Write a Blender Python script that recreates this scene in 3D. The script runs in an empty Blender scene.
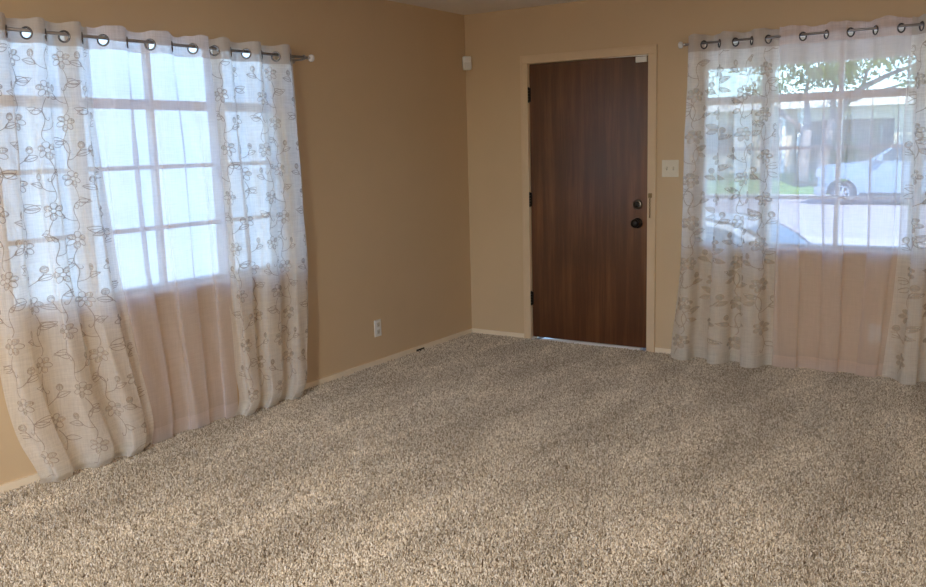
import bpy, bmesh, math, random
import numpy as np
from mathutils import Vector, Matrix
random.seed(7)
rng = np.random.default_rng(7)
PI = math.pi
scene = bpy.context.scene
COL = scene.collection

# ------------------------------------------------------------------ camera
cam_d = bpy.data.cameras.new('camera')
cam = bpy.data.objects.new('camera', cam_d)
COL.objects.link(cam)
cam_d.sensor_width = 36.0
cam_d.lens = 902.9 / 926 * 36.0
cam_d.clip_start = 0.05
cam_d.clip_end = 500
R_ = Vector((0.83593118, 0.54821937, -0.025973))
U_ = Vector((-0.06642046, 0.14802796, 0.98675025))
F_ = Vector((-0.54480032, 0.82313015, -0.16015417))
m = Matrix((R_, U_, -F_)).transposed().to_4x4()
m.translation = Vector((3.8251, -5.8961, 1.4606))
cam.matrix_world = m
scene.camera = cam

# ------------------------------------------------------------------ world, sun, exposure
SUN = Vector((0.46, -0.50, 0.73)).normalized()      # direction towards the sun
w = bpy.data.worlds.new('world')
scene.world = w
w.use_nodes = True
nt = w.node_tree
bg = nt.nodes['Background']
sky = nt.nodes.new('ShaderNodeTexSky')
sky.sky_type = 'NISHITA'
sky.sun_disc = False
sky.sun_elevation = math.asin(SUN.z)
sky.sun_rotation = math.atan2(SUN.x, SUN.y)
sky.air_density = 1.0
sky.dust_density = 0.2
sky.ozone_density = 1.0
hs_ = nt.nodes.new('ShaderNodeHueSaturation')
hs_.inputs['Saturation'].default_value = 1.0
tint = nt.nodes.new('ShaderNodeMixRGB')
tint.blend_type = 'MULTIPLY'
tint.inputs[0].default_value = 1.0
tint.inputs[2].default_value = (0.62, 0.86, 1.15, 1)
nt.links.new(sky.outputs[0], tint.inputs[1])
nt.links.new(tint.outputs[0], hs_.inputs['Color'])
nt.links.new(hs_.outputs[0], bg.inputs[0])
bg.inputs[1].default_value = 0.215
sun_d = bpy.data.lights.new('sun', 'SUN')
sun_d.energy = 3.3
sun_d.color = (1.0, 0.93, 0.84)
sun_d.angle = 0.009
sun = bpy.data.objects.new('sun', sun_d)
COL.objects.link(sun)
sun.rotation_euler = SUN.to_track_quat('Z', 'Y').to_euler()
sun.location = (-6, -6, 12)
scene.view_settings.view_transform = 'Standard'
scene.view_settings.look = 'None'
scene.view_settings.gamma = 1.0
scene.view_settings.use_curve_mapping = False
scene.view_settings.exposure = 1.6
scene.cycles.use_denoising = True
scene.cycles.max_bounces = 14
scene.cycles.diffuse_bounces = 8
scene.cycles.transparent_max_bounces = 24
scene.cycles.sample_clamp_indirect = 6.0


def portal(name, loc, direction, sx, sy):
    """sampling guide in an opening; gives off no light of its own"""
    d = bpy.data.lights.new(name, 'AREA')
    d.shape = 'RECTANGLE'
    d.size = sx
    d.size_y = sy
    d.cycles.is_portal = True
    o = bpy.data.objects.new(name, d)
    COL.objects.link(o)
    o.location = loc
    o.rotation_euler = Vector(direction).to_track_quat('-Z', 'Z').to_euler()


portal('daylight_portal', (-0.16, -2.86, 1.415), (1, 0, 0), 1.76, 1.27)
portal('daylight_portal', (2.677, 0.16, 1.447), (0, -1, 0), 1.76, 1.33)
portal('daylight_portal', (2.8, -8.17, 1.1), (0, 1, 0), 2.6, 2.2)

# ------------------------------------------------------------------ material helpers
MATS = {}


def new_mat(name):
    mt = bpy.data.materials.new(name)
    mt.use_nodes = True
    n = mt.node_tree
    return mt, n, n.nodes['Principled BSDF'], n.nodes['Material Output']


def coords(n, scale=(1, 1, 1), kind='Object'):
    tc = n.nodes.new('ShaderNodeTexCoord')
    mp = n.nodes.new('ShaderNodeMapping')
    mp.inputs['Scale'].default_value = scale
    n.links.new(tc.outputs[kind], mp.inputs[0])
    return mp.outputs[0]


def noise(n, vec, scale, detail=3, rough=0.5):
    t = n.nodes.new('ShaderNodeTexNoise')
    t.inputs['Scale'].default_value = scale
    t.inputs['Detail'].default_value = detail
    t.inputs['Roughness'].default_value = rough
    n.links.new(vec, t.inputs['Vector'])
    return t.outputs[0]


def ramp(n, fac, stops):
    r = n.nodes.new('ShaderNodeValToRGB')
    el = r.color_ramp.elements
    while len(el) < len(stops):
        el.new(0.5)
    for e, (p, c) in zip(el, stops):
        e.position = p
        e.color = (*c, 1) if len(c) == 3 else c
    n.links.new(fac, r.inputs[0])
    return r.outputs[0]


def bump(n, height, strength, dist=0.01):
    b = n.nodes.new('ShaderNodeBump')
    b.inputs['Strength'].default_value = strength
    b.inputs['Distance'].default_value = dist
    n.links.new(height, b.inputs['Height'])
    return b.outputs[0]


def paint(name, col, rough=0.6, var=0.06, scale=6.0, bmp=0.0, bscale=120, metal=0.0, spec=0.5):
    """plain surface with a little procedural variation"""
    if name in MATS:
        return MATS[name]
    mt, n, p, o = new_mat(name)
    v = coords(n)
    f = noise(n, v, scale, 4, 0.6)
    lo = tuple(c * (1 - var) for c in col)
    hi = tuple(min(1, c * (1 + var)) for c in col)
    n.links.new(ramp(n, f, [(0.3, lo), (0.7, hi)]), p.inputs['Base Color'])
    p.inputs['Roughness'].default_value = rough
    p.inputs['Metallic'].default_value = metal
    p.inputs['Specular IOR Level'].default_value = spec
    if bmp:
        n.links.new(bump(n, noise(n, v, bscale, 2), bmp, 0.004), p.inputs['Normal'])
    MATS[name] = mt
    return mt


def fabric(name, col, open_lo, open_hi, trans, slub=(160, 160, 14), threads=0.5, tint=None):
    """woven cloth: holes between threads (transparent), light through threads (translucent), threads (diffuse)"""
    mt, n, p, o = new_mat(name)
    n.nodes.remove(p)
    v1 = coords(n, (170, 170, 8))
    v2 = coords(n, (11, 11, 190))
    a = noise(n, v1, 1.0, 3, 0.6)
    b = noise(n, v2, 1.0, 3, 0.6)
    mx = n.nodes.new('ShaderNodeMath')
    mx.operation = 'ADD'
    n.links.new(a, mx.inputs[0])
    n.links.new(b, mx.inputs[1])
    mr = n.nodes.new('ShaderNodeMapRange')
    mr.inputs['From Min'].default_value = 0.75
    mr.inputs['From Max'].default_value = 1.25
    mr.inputs['To Min'].default_value = open_hi
    mr.inputs['To Max'].default_value = open_lo
    n.links.new(mx.outputs[0], mr.inputs['Value'])
    df = n.nodes.new('ShaderNodeBsdfDiffuse')
    df.inputs[0].default_value = (*col, 1)
    tl = n.nodes.new('ShaderNodeBsdfTranslucent')
    tl.inputs[0].default_value = (*col, 1)
    m1 = n.nodes.new('ShaderNodeMixShader')
    m1.inputs[0].default_value = trans
    n.links.new(df.outputs[0], m1.inputs[1])
    n.links.new(tl.outputs[0], m1.inputs[2])
    tp = n.nodes.new('ShaderNodeBsdfTransparent')
    if tint:
        tp.inputs[0].default_value = (*tint, 1)
    m2 = n.nodes.new('ShaderNodeMixShader')
    n.links.new(mr.outputs[0], m2.inputs[0])
    n.links.new(m1.outputs[0], m2.inputs[1])
    n.links.new(tp.outputs[0], m2.inputs[2])
    n.links.new(m2.outputs[0], o.inputs[0])
    MATS[name] = mt
    return mt


def glass_mat(name, tint=(0.97, 0.98, 0.98), gloss=0.06):
    mt, n, p, o = new_mat(name)
    n.nodes.remove(p)
    tp = n.nodes.new('ShaderNodeBsdfTransparent')
    tp.inputs[0].default_value = (*tint, 1)
    gl = n.nodes.new('ShaderNodeBsdfGlossy')
    gl.inputs['Roughness'].default_value = 0.02
    f = noise(n, coords(n), 3.0)
    mr = n.nodes.new('ShaderNodeMapRange')
    mr.inputs['To Min'].default_value = gloss * 0.8
    mr.inputs['To Max'].default_value = gloss * 1.2
    n.links.new(f, mr.inputs['Value'])
    m2 = n.nodes.new('ShaderNodeMixShader')
    n.links.new(mr.outputs[0], m2.inputs[0])
    n.links.new(tp.outputs[0], m2.inputs[1])
    n.links.new(gl.outputs[0], m2.inputs[2])
    n.links.new(m2.outputs[0], o.inputs[0])
    MATS[name] = mt
    return mt


# ---- the materials
WALL = paint('wall_paint', (0.595, 0.448, 0.282), 0.55, 0.03, 1.5, 0.12, 140)
CEIL = paint('ceiling_paint', (0.82, 0.79, 0.74), 0.8, 0.03, 2.0, 0.2, 90)
TRIM = paint('trim_paint', (0.66, 0.51, 0.34), 0.4, 0.04, 5.0, 0.05, 60)
BASEB = paint('baseboard_paint', (0.80, 0.69, 0.53), 0.45, 0.05, 8.0)
WINP = paint('window_paint', (0.82, 0.73, 0.61), 0.45, 0.04, 8.0)
STEEL = paint('rod_steel', (0.36, 0.35, 0.36), 0.32, 0.1, 30, metal=0.6)
CHROME = paint('chrome', (0.62, 0.62, 0.64), 0.12, 0.05, 30, metal=1.0)
GROM = paint('grommet_nickel', (0.20, 0.20, 0.22), 0.22, 0.08, 30, metal=1.0)
BRONZE = paint('dark_bronze', (0.022, 0.017, 0.014), 0.3, 0.2, 30, metal=0.6)
BRASS = paint('brass', (0.26, 0.18, 0.09), 0.3, 0.1, 30, metal=1.0)
IVORY = paint('ivory_plastic', (0.72, 0.67, 0.56), 0.35, 0.02, 10)
WHITEP = paint('white_plastic', (0.78, 0.77, 0.73), 0.35, 0.02, 10)
DARKH = paint('dark_slot', (0.03, 0.025, 0.02), 0.7, 0.1, 10)
HOLE = paint('dark_gap', (0.025, 0.018, 0.012), 0.9, 0.2, 10)
CLEAR = paint('acrylic_knob', (0.85, 0.85, 0.86), 0.08, 0.03, 10, metal=0.1)
GLASS = glass_mat('window_glass')
CARGLASS = paint('car_glass', (0.04, 0.07, 0.09), 0.05, 0.1, 3)

EMB = fabric('embroidered_voile', (0.92, 0.89, 0.84), 0.10, 0.28, 0.56)
EMBH = fabric('voile_header', (0.62, 0.56, 0.50), 0.02, 0.12, 0.28)
EMBHEM = fabric('voile_hem', (0.86, 0.84, 0.79), 0.10, 0.30, 0.45)
SHEER = fabric('plain_sheer', (0.90, 0.84, 0.84), 0.35, 0.43, 0.64)
SHEERH = fabric('plain_sheer_header', (0.78, 0.73, 0.74), 0.10, 0.26, 0.4)
ROSE = fabric('rose_sheer', (0.91, 0.82, 0.79), 0.39, 0.45, 0.66)
SHEERB = fabric('plain_sheer_hem', (0.86, 0.80, 0.81), 0.24, 0.32, 0.6)
ROSEB = fabric('rose_sheer_hem', (0.88, 0.77, 0.73), 0.24, 0.32, 0.6)
ROSEH = fabric('rose_sheer_header', (0.80, 0.68, 0.63), 0.12, 0.28, 0.4)
THREAD = fabric('embroidery_thread', (0.50, 0.43, 0.38), 0.05, 0.25, 0.5)
THREADP = fabric('pale_thread', (0.64, 0.56, 0.48), 0.15, 0.35, 0.55)
FILLP = fabric('pale_fill', (0.78, 0.71, 0.62), 0.45, 0.66, 0.55)
FILL = fabric('embroidery_fill', (0.74, 0.66, 0.56), 0.55, 0.8, 0.5)


def wood():
    mt, n, p, o = new_mat('stained_door_wood')
    v = coords(n, (19, 19, 1.1))
    warp = noise(n, v, 1.0, 4, 0.6)
    fine = noise(n, coords(n, (150, 150, 4)), 1.0, 4, 0.7)
    mix = n.nodes.new('ShaderNodeMath')
    mix.operation = 'MULTIPLY_ADD'
    mix.inputs[1].default_value = 0.45
    n.links.new(fine, mix.inputs[0])
    n.links.new(warp, mix.inputs[2])
    c = ramp(n, mix.outputs[0], [(0.42, (0.060, 0.018, 0.0055)), (0.68, (0.086, 0.028, 0.0090)), (0.95, (0.165, 0.066, 0.024))])
    # broad blotches of uneven stain
    blot = noise(n, coords(n, (1.7, 1.7, 2.1)), 1.0, 3, 0.55)
    mul = n.nodes.new('ShaderNodeMixRGB')
    mul.blend_type = 'MULTIPLY'
    mul.inputs[0].default_value = 1.0
    n.links.new(c, mul.inputs[1])
    n.links.new(ramp(n, blot, [(0.3, (0.72, 0.70, 0.68)), (0.7, (1.15, 1.12, 1.08))]), mul.inputs[2])
    n.links.new(mul.outputs[0], p.inputs['Base Color'])
    p.inputs['Roughness'].default_value = 0.30
    p.inputs['Specular IOR Level'].default_value = 0.85
    p.inputs['Specular Tint'].default_value = (1.0, .90, .80, 1)
    p.inputs['Coat Weight'].default_value = 0.35
    p.inputs['Coat Roughness'].default_value = 0.22
    n.links.new(bump(n, fine, 0.12, 0.002), p.inputs['Normal'])
    MATS['wood'] = mt
    return mt


WOOD = wood()


def carpet_mats():
    mt, n, p, o = new_mat('carpet_tuft')
    oi = n.nodes.new('ShaderNodeObjectInfo')
    c = ramp(n, oi.outputs['Random'], [(0.0, (0.27, 0.225, 0.165)), (0.5, (0.56, 0.50, 0.405)), (1.0, (0.88, 0.81, 0.70))])
    # soft mottling: combed nap's light and shade put into the colour, along the room
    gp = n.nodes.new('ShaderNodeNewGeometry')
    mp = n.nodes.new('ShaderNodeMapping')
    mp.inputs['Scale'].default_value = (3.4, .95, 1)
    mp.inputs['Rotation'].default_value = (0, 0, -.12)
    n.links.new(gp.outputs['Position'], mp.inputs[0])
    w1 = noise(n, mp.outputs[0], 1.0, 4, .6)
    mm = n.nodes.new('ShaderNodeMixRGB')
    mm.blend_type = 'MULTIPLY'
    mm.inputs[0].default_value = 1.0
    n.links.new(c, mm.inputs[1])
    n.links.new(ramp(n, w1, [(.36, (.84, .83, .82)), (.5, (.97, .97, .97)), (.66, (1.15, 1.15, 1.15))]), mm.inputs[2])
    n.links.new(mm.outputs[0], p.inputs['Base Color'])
    p.inputs['Roughness'].default_value = 0.9
    p.inputs['Specular IOR Level'].default_value = 0.15
    p.inputs['Sheen Weight'].default_value = 0.0
    p.inputs['Sheen Roughness'].default_value = 0.5
    MATS['tuft'] = mt
    mt2, n, p, o = new_mat('carpet_backing')
    v = coords(n)
    f = noise(n, v, 150, 3, 0.7)
    n.links.new(ramp(n, f, [(0.3, (0.20, 0.155, 0.11)), (0.7, (0.38, 0.30, 0.23))]), p.inputs['Base Color'])
    n.links.new(bump(n, f, 1.0, 0.01), p.inputs['Normal'])
    p.inputs['Roughness'].default_value = 0.95
    p.inputs['Specular IOR Level'].default_value = 0.1
    MATS['backing'] = mt2


carpet_mats()

# ------------------------------------------------------------------ mesh helpers
ORIG = {}


class MB:
    """collects shapes in world coordinates; build() links them as one mesh"""

    def __init__(self):
        self.v, self.f, self.mi = [], [], []

    def add(self, v, f, mi=0):
        k = len(self.v)
        self.v += [tuple(x) for x in v]
        self.f += [tuple(i + k for i in q) for q in f]
        self.mi += [mi] * len(f)
        return self

    def box(self, x0, x1, y0, y1, z0, z1, mi=0):
        v = [(x, y, z) for x in (x0, x1) for y in (y0, y1) for z in (z0, z1)]
        f = [(0, 1, 3, 2), (4, 6, 7, 5), (0, 4, 5, 1), (2, 3, 7, 6), (0, 2, 6, 4), (1, 5, 7, 3)]
        return self.add(v, f, mi)

    def rbox(self, x0, x1, y0, y1, z0, z1, r, seg=2, mi=0):
        bm = bmesh.new()
        bmesh.ops.create_cube(bm, size=1)
        for q in bm.verts:
            q.co = Vector(((x0 + x1) / 2 + q.co.x * (x1 - x0), (y0 + y1) / 2 + q.co.y * (y1 - y0), (z0 + z1) / 2 + q.co.z * (z1 - z0)))
        bmesh.ops.bevel(bm, geom=bm.edges[:], offset=r, segments=seg, affect='EDGES', profile=0.5)
        bm.verts.index_update()
        self.add([q.co for q in bm.verts], [[q.index for q in f.verts] for f in bm.faces], mi)
        bm.free()
        return self

    def tube(self, pts, rad, seg=10, caps=True, mi=0):
        pts = [Vector(p) for p in pts]
        if not hasattr(rad, '__len__'):
            rad = [rad] * len(pts)
        V, Fc = [], []
        nrm = None
        for i, p in enumerate(pts):
            t = (pts[min(i + 1, len(pts) - 1)] - pts[max(i - 1, 0)]).normalized()
            if nrm is None:
                nrm = t.orthogonal().normalized()
            nrm = (nrm - t * nrm.dot(t)).normalized()
            b = t.cross(nrm)
            for k in range(seg):
                a = 2 * PI * k / seg
                V.append(p + (nrm * math.cos(a) + b * math.sin(a)) * rad[i])
        for i in range(len(pts) - 1):
            for k in range(seg):
                k2 = (k + 1) % seg
                Fc.append((i * seg + k, i * seg + k2, (i + 1) * seg + k2, (i + 1) * seg + k))
        if caps:
            Fc.append(tuple(range(seg))[::-1])
            Fc.append(tuple((len(pts) - 1) * seg + k for k in range(seg)))
        return self.add(V, Fc, mi)

    def lathe(self, origin, axis, prof, seg=20, mi=0):
        """prof: list of (distance along axis, radius)"""
        o = Vector(origin)
        a = Vector(axis).normalized()
        n1 = a.orthogonal().normalized()
        n2 = a.cross(n1)
        V, Fc = [], []
        for (h, r) in prof:
            for k in range(seg):
                t = 2 * PI * k / seg
                V.append(o + a * h + (n1 * math.cos(t) + n2 * math.sin(t)) * max(r, 1e-4))
        for i in range(len(prof) - 1):
            for k in range(seg):
                k2 = (k + 1) % seg
                Fc.append((i * seg + k, i * seg + k2, (i + 1) * seg + k2, (i + 1) * seg + k))
        Fc.append(tuple(range(seg))[::-1])
        Fc.append(tuple((len(prof) - 1) * seg + k for k in range(seg)))
        return self.add(V, Fc, mi)

    def torus(self, c, axis, R, r, seg=24, rs=8, mi=0):
        c = Vector(c)
        a = Vector(axis).normalized()
        n1 = a.orthogonal().normalized()
        n2 = a.cross(n1)
        V, Fc = [], []
        for i in range(seg):
            t = 2 * PI * i / seg
            d = n1 * math.cos(t) + n2 * math.sin(t)
            for k in range(rs):
                s = 2 * PI * k / rs
                V.append(c + d * (R + r * math.cos(s)) + a * r * math.sin(s))
        for i in range(seg):
            for k in range(rs):
                Fc.append((i * rs + k, ((i + 1) % seg) * rs + k, ((i + 1) % seg) * rs + (k + 1) % rs, i * rs + (k + 1) % rs))
        return self.add(V, Fc, mi)

    def extrude(self, poly, fn, mi=0):
        """poly: 2-D outline; fn(u, w, side) -> world point for side 0 and 1"""
        n = len(poly)
        V = [fn(u, w_, 0) for u, w_ in poly] + [fn(u, w_, 1) for u, w_ in poly]
        Fc = [tuple(range(n))[::-1], tuple(range(n, 2 * n))]
        Fc += [(i, (i + 1) % n, n + (i + 1) % n, n + i) for i in range(n)]
        return self.add(V, Fc, mi)

    def build(self, name, mat, parent=None, smooth=False, bevel=0.0, loc=None):
        me = bpy.data.meshes.new(name)
        off = Vector(ORIG.get(parent.name, (0, 0, 0))) if parent else Vector((0, 0, 0))
        if loc is not None:
            off = Vector(loc)
        me.from_pydata([tuple(Vector(q) - off) for q in self.v], [], self.f)
        for mm in (mat if isinstance(mat, (list, tuple)) else [mat]):
            me.materials.append(mm)
        bm = bmesh.new()
        bm.from_mesh(me)
        for f, k in zip(bm.faces, self.mi):
            f.material_index = k
            f.smooth = smooth
        bmesh.ops.recalc_face_normals(bm, faces=bm.faces[:])
        if bevel:
            bmesh.ops.bevel(bm, geom=[e for e in bm.edges if len(e.link_faces) == 2 and e.calc_face_angle(0) > 0.6], offset=bevel, segments=2, affect='EDGES', profile=0.6)
        bm.to_mesh(me)
        bm.free()
        o = bpy.data.objects.new(name, me)
        COL.objects.link(o)
        if parent:
            o.parent = parent
            if loc is not None:
                o.location = off - Vector(ORIG.get(parent.name, (0, 0, 0)))
        elif loc is not None:
            o.location = off
        ORIG[o.name] = tuple(off)
        return o


def empty(name, loc, label=None, cat=None, group=None, kind=None):
    o = bpy.data.objects.new(name, None)
    o.empty_display_size = 0.1
    COL.objects.link(o)
    o.location = loc
    ORIG[o.name] = tuple(loc)
    return tag(o, label, cat, group, kind)


def tag(o, label=None, cat=None, group=None, kind=None):
    if label:
        o['label'] = label
    if cat:
        o['category'] = cat
    if group:
        o['group'] = group
    if kind:
        o['kind'] = kind
    return o


# ------------------------------------------------------------------ room shell
H = 2.4374
XR, YB, T = 5.6, -8.0, 0.15
WZ0, WZ1, WZL = 0.785, 2.11, 2.044                     # window opening heights
LW0, LW1 = -3.735, -1.985                   # left window opening along y
RW0, RW1 = 1.802, 3.552                     # right window opening along x
DX0, DX1, DZ = 0.528, 1.478, 2.055          # door opening

b = MB().box(-T, XR + T, YB - T, T, -0.2, 0.0)
tag(b.build('floor', MATS['backing']), 'brown grey carpeted floor of the empty room', 'floor', kind='structure')
b = MB().box(-T, XR + T, YB - T, T, H, H + 0.2)
tag(b.build('ceiling', CEIL), 'pale ceiling seen above the corner', 'ceiling', kind='structure')

b = MB()
b.box(-T, 0, YB - T, LW0, 0, H).box(-T, 0, LW1, T, 0, H).box(-T, 0, LW0, LW1, 0, WZ0).box(-T, 0, LW0, LW1, WZL, H)
WL = tag(b.build('wall_left', WALL), 'tan wall with the window left of the corner', 'wall', kind='structure')
b = MB()
b.box(0, DX0, 0, T, 0, H).box(DX0, DX1, 0, T, DZ, H).box(DX1, RW0, 0, T, 0, H)
b.box(RW0, RW1, 0, T, 0, WZ0).box(RW0, RW1, 0, T, WZ1, H).box(RW1, XR, 0, T, 0, H)
WD = tag(b.build('wall_back', WALL), 'tan wall holding the wooden door and front window', 'wall', kind='structure')
# the rest of the room, behind and beside the camera: wide opening added to let the day in
b = MB()
b.box(0, 1.5, YB - T, YB, 0, H).box(1.5, 4.1, YB - T, YB, 2.2, H).box(4.1, XR, YB - T, YB, 0, H)
tag(b.build('wall_front', WALL), 'tan wall behind the viewer with a wide opening added for daylight', 'wall', kind='structure')
b = MB()
b.box(XR, XR + T, YB - T, T, 0, H)
tag(b.build('wall_right', WALL), 'tan wall beside the viewer, right of the flowered curtains', 'wall', kind='structure')

# baseboards (low, painted); the left one has a chipped notch near the corner
b = MB()
BH, BT = 0.040, 0.012
b.box(0.0002, BT, YB, -0.765, 0, BH).box(0.0002, BT, -0.655, -0.0, 0, BH).box(0.0002, BT, -0.765, -0.655, 0.022, BH)
bl = tag(b.build('baseboard_left', BASEB), 'low painted baseboard along the window wall', 'baseboard', kind='structure')
MB().box(0.0003, 0.004, -0.765, -0.655, 0.001, 0.0218).build('dark_notch', HOLE, bl)
b = MB()
b.box(BT, 0.4835, -BT, -0.0002, 0, BH).box(1.5285, XR, -BT, -0.0002, 0, BH)
tag(b.build('baseboard_back', BASEB), 'low painted baseboard on both sides of the door', 'baseboard', kind='structure')

# roof overhangs outside; the left one is unseen and added
b = MB().box(-0.40, -T, -9.2, 0.6, 2.36, 2.6)
tag(b.build('trim_1', paint('eave_paint', (0.90, 0.85, 0.76), 0.6)), 'unseen roof overhang added above the left window', 'eave', kind='structure')
b = MB().box(-0.40, 6.5, T, 0.60, 2.36, 2.6).box(-0.40, 6.5, 0.54, 0.60, 1.956, 2.36)
tag(b.build('trim_2', MATS['eave_paint']), 'cream fascia of the roof overhang above the front window', 'eave', kind='structure')

# ------------------------------------------------------------------ windows


def build_window(name, label, P, c, WZ1, hd):
    """P(a, d, z): along wall, outward depth, height; c: middle of the window"""
    root = empty(name, P(c, 0.05, WZ0), label, 'window', kind='structure')

    def bx(mb, a0, a1, d0, d1, z0, z1):
        p, q = P(a0, d0, z0), P(a1, d1, z1)
        mb.box(min(p[0], q[0]), max(p[0], q[0]), min(p[1], q[1]), max(p[1], q[1]), z0, z1)
        return mb
    hw = 0.874
    e = 0.001
    fr = MB()
    bx(fr, c - hw, c - hw + .04, .02, .10, WZ0 + e, WZ1 - e)
    bx(fr, c + hw - .04, c + hw, .02, .10, WZ0 + e, WZ1 - e)
    bx(fr, c - hw + .04, c + hw - .04, .02, .10, WZ1 - hd, WZ1 - e)
    bx(fr, c - hw + .04, c + hw - .04, .02, .10, WZ0 + e, WZ0 + .012)
    fr.build('window_frame', WINP, root, bevel=.003)
    for s in (-1, 1):
        bx(MB(), c + s * .435 - .03, c + s * .435 + .03, .022, .095, WZ0 + .012, WZ1 - hd).build('post', WINP, root, bevel=.003)
    bx(MB(), c - hw + .04, c + hw - .04, .030, .085, 1.688, 1.736).build('transom', WINP, root, bevel=.003)
    cols = [(c - hw + .04, c - .465), (c - .405, c - .012), (c + .012, c + .405), (c + .465, c + hw - .04)]
    bx(MB(), c - .012, c + .012, .040, .078, WZ0 + .012, 1.688).build('glazing_bar', WINP, root)
    bx(MB(), c - .012, c + .012, .040, .078, 1.736, WZ1 - hd).build('glazing_bar', WINP, root)
    for z in (1.400, 1.090):
        for (a0, a1) in ((cols[0][0], cols[0][1]), (cols[1][0], cols[2][1]), (cols[3][0], cols[3][1])):
            bx(MB(), a0, a1, .042, .076, z - .011, z + .011).build('glazing_bar', WINP, root)
    rows = [(WZ0 + .012, 1.079), (1.101, 1.389), (1.411, 1.688), (1.736, WZ1 - hd)]
    for (a0, a1) in cols:
        for (z0, z1) in rows:
            bx(MB(), a0, a1, .057, .061, z0, z1).build('pane', GLASS, root)
    # stool / sill inside
    s = MB()
    bx(s, c - hw - .03, c + hw + .03, -.026, .019, WZ0 - .024, WZ0 - .0005) if False else bx(s, c - hw - .03, c + hw + .03, -.026, -.0005, WZ0 - .024, WZ0 - .002)
    s.build('sill', WINP, root, bevel=.004)
    return root


build_window('window_1', 'left window of many panes behind sheer and flowered curtains', lambda a, d, z: (-d, a, z), -2.86, WZL, .014)
build_window('window_2', 'front window of many panes looking onto the street', lambda a, d, z: (a, d, z), 2.677, WZ1, .03)

# ------------------------------------------------------------------ door
door = empty('door_1', (1.003, 0.02, 0), 'flush brown stained wooden front door in a tan frame', 'door', kind='structure')
sl = MB().rbox(0.5465, 1.4595, 0.008, 0.050, 0.024, 2.036, 0.003).build('door_slab', WOOD, door)
# frame: jambs and casing
j = MB()
j.box(DX0 + .0005, .5435, .0, T, 0, DZ - .0005).box(1.4635, DX1 - .0005, .0, T, 0, DZ - .0005).box(.5435, 1.4635, .0, T, 2.0405, DZ - .0005)
j.box(.5435, .556, .054, .09, 0, 2.0405).box(1.450, 1.4635, .054, .09, 0, 2.0405).box(.556, 1.450, .054, .09, 2.026, 2.0405)
j.build('jamb', TRIM, door)
for (x0, x1) in ((.485, .541), (1.466, 1.527)):
    q = MB()
    q.rbox(x0, x1, -.0165, -.0005, 0, 2.042, .003)
    q.rbox(x0 if x0 < 1 else x1 - .014, x0 + .014 if x0 < 1 else x1, -.0205, -.0168, 0, 2.086, .0015)
    q.build('casing', TRIM, door)
q = MB()
q.rbox(.485, 1.527, -.0165, -.0005, 2.0425, 2.1, .003).rbox(.485, 1.527, -.0205, -.0168, 2.086, 2.1, .0015)
q.build('casing', TRIM, door)
# white strip standing for daylight leaking over the top right; threshold at the sill
MB().extrude([(1.12, 2.0385), (1.455, 2.0335), (1.455, 2.0403), (1.12, 2.0403)], lambda u, w_, s: (u, -.002 + .0095 * s, w_)).build('light_leak_strip', paint('light_leak_white', (.9, .9, .88), .3), door)
MB().extrude([(.63, .0165), (.80, .0215), (1.40, .0225), (1.42, .0225), (1.42, .004), (.60, .004)], lambda u, w_, s: (u, -.010 + .055 * s, w_)).build('threshold', paint('threshold_metal', (.85, .85, .86), .3, .03, metal=.3), door)
for z in (1.822, 1.062, 0.320):
    h = MB()
    for k in range(5):
        zz = z - .05 + k * .02
        h.tube([(.5445, -.006, zz + .0006), (.5445, -.006, zz + .0194)], .0075, 12)
    h.lathe((.5445, -.006, z + .05), (0, 0, 1), [(0, .0075), (.003, .006), (.006, .002)], 12)
    h.lathe((.5445, -.006, z - .05), (0, 0, -1), [(0, .0075), (.003, .006), (.006, .002)], 12)
    h.box(.5468, .556, -.001, .0078, z - .05, z + .05)
    h.build('hinge', BRONZE, door, smooth=False)
# deadbolt and knob
d = MB().lathe((1.388, .0075, 1.036), (0, -1, 0), [(0, .034), (.006, .034), (.011, .030), (.013, .024)], 28).build('deadbolt_rose', paint('pewter', (.20, .18, .16), .3, .1, 30, metal=1), sl, smooth=True)
d = MB().lathe((1.388, -.0055, 1.036), (0, -1, 0), [(0, .022), (.010, .021), (.012, .016)], 24)
d.rbox(1.381, 1.395, -.032, -.017, 1.018, 1.054, .003)
d.build('deadbolt', BRONZE, sl, smooth=True)
k = MB().lathe((1.388, .0075, .908), (0, -1, 0), [(0, .036), (.006, .036), (.011, .030), (.014, .014), (.030, .012), (.034, .020), (.042, .028), (.054, .030), (.064, .026), (.069, .014), (.070, .002)], 28).build('knob', BRONZE, sl, smooth=True)
# white magnetic contact at the top of the slab, its mate on the casing
MB().rbox(1.372, 1.452, -.006, .0078, 1.993, 2.030, .003).build('alarm_contact', WHITEP, sl)
# chain guard on the casing
cg = empty('door_chain', (1.49, -.0165, 1.03), 'brass security chain hanging on the casing right of the wooden door', 'door chain')
c_ = MB().rbox(1.476, 1.502, -.0245, -.017, 1.085, 1.115, .002)
c_.tube([(1.489, -.0245, 1.1), (1.489, -.034, 1.1)], .006, 10)
c_.build('bracket', BRASS, cg)
for i in range(12):
    z = 1.083 - i * .0108
    MB().torus((1.489, -.0265, z), (1, 0, 0) if i % 2 else (0.2, 1, 0), .0054, .0016, 10, 5).build('chain_link', BRASS, cg, smooth=True)
MB().lathe((1.489, -.0265, .948), (0, 0, 1), [(0, .004), (.004, .005), (.010, .003)], 10).build('end_knob', BRASS, cg, smooth=True)

# ------------------------------------------------------------------ plates and sensor on the walls


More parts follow.
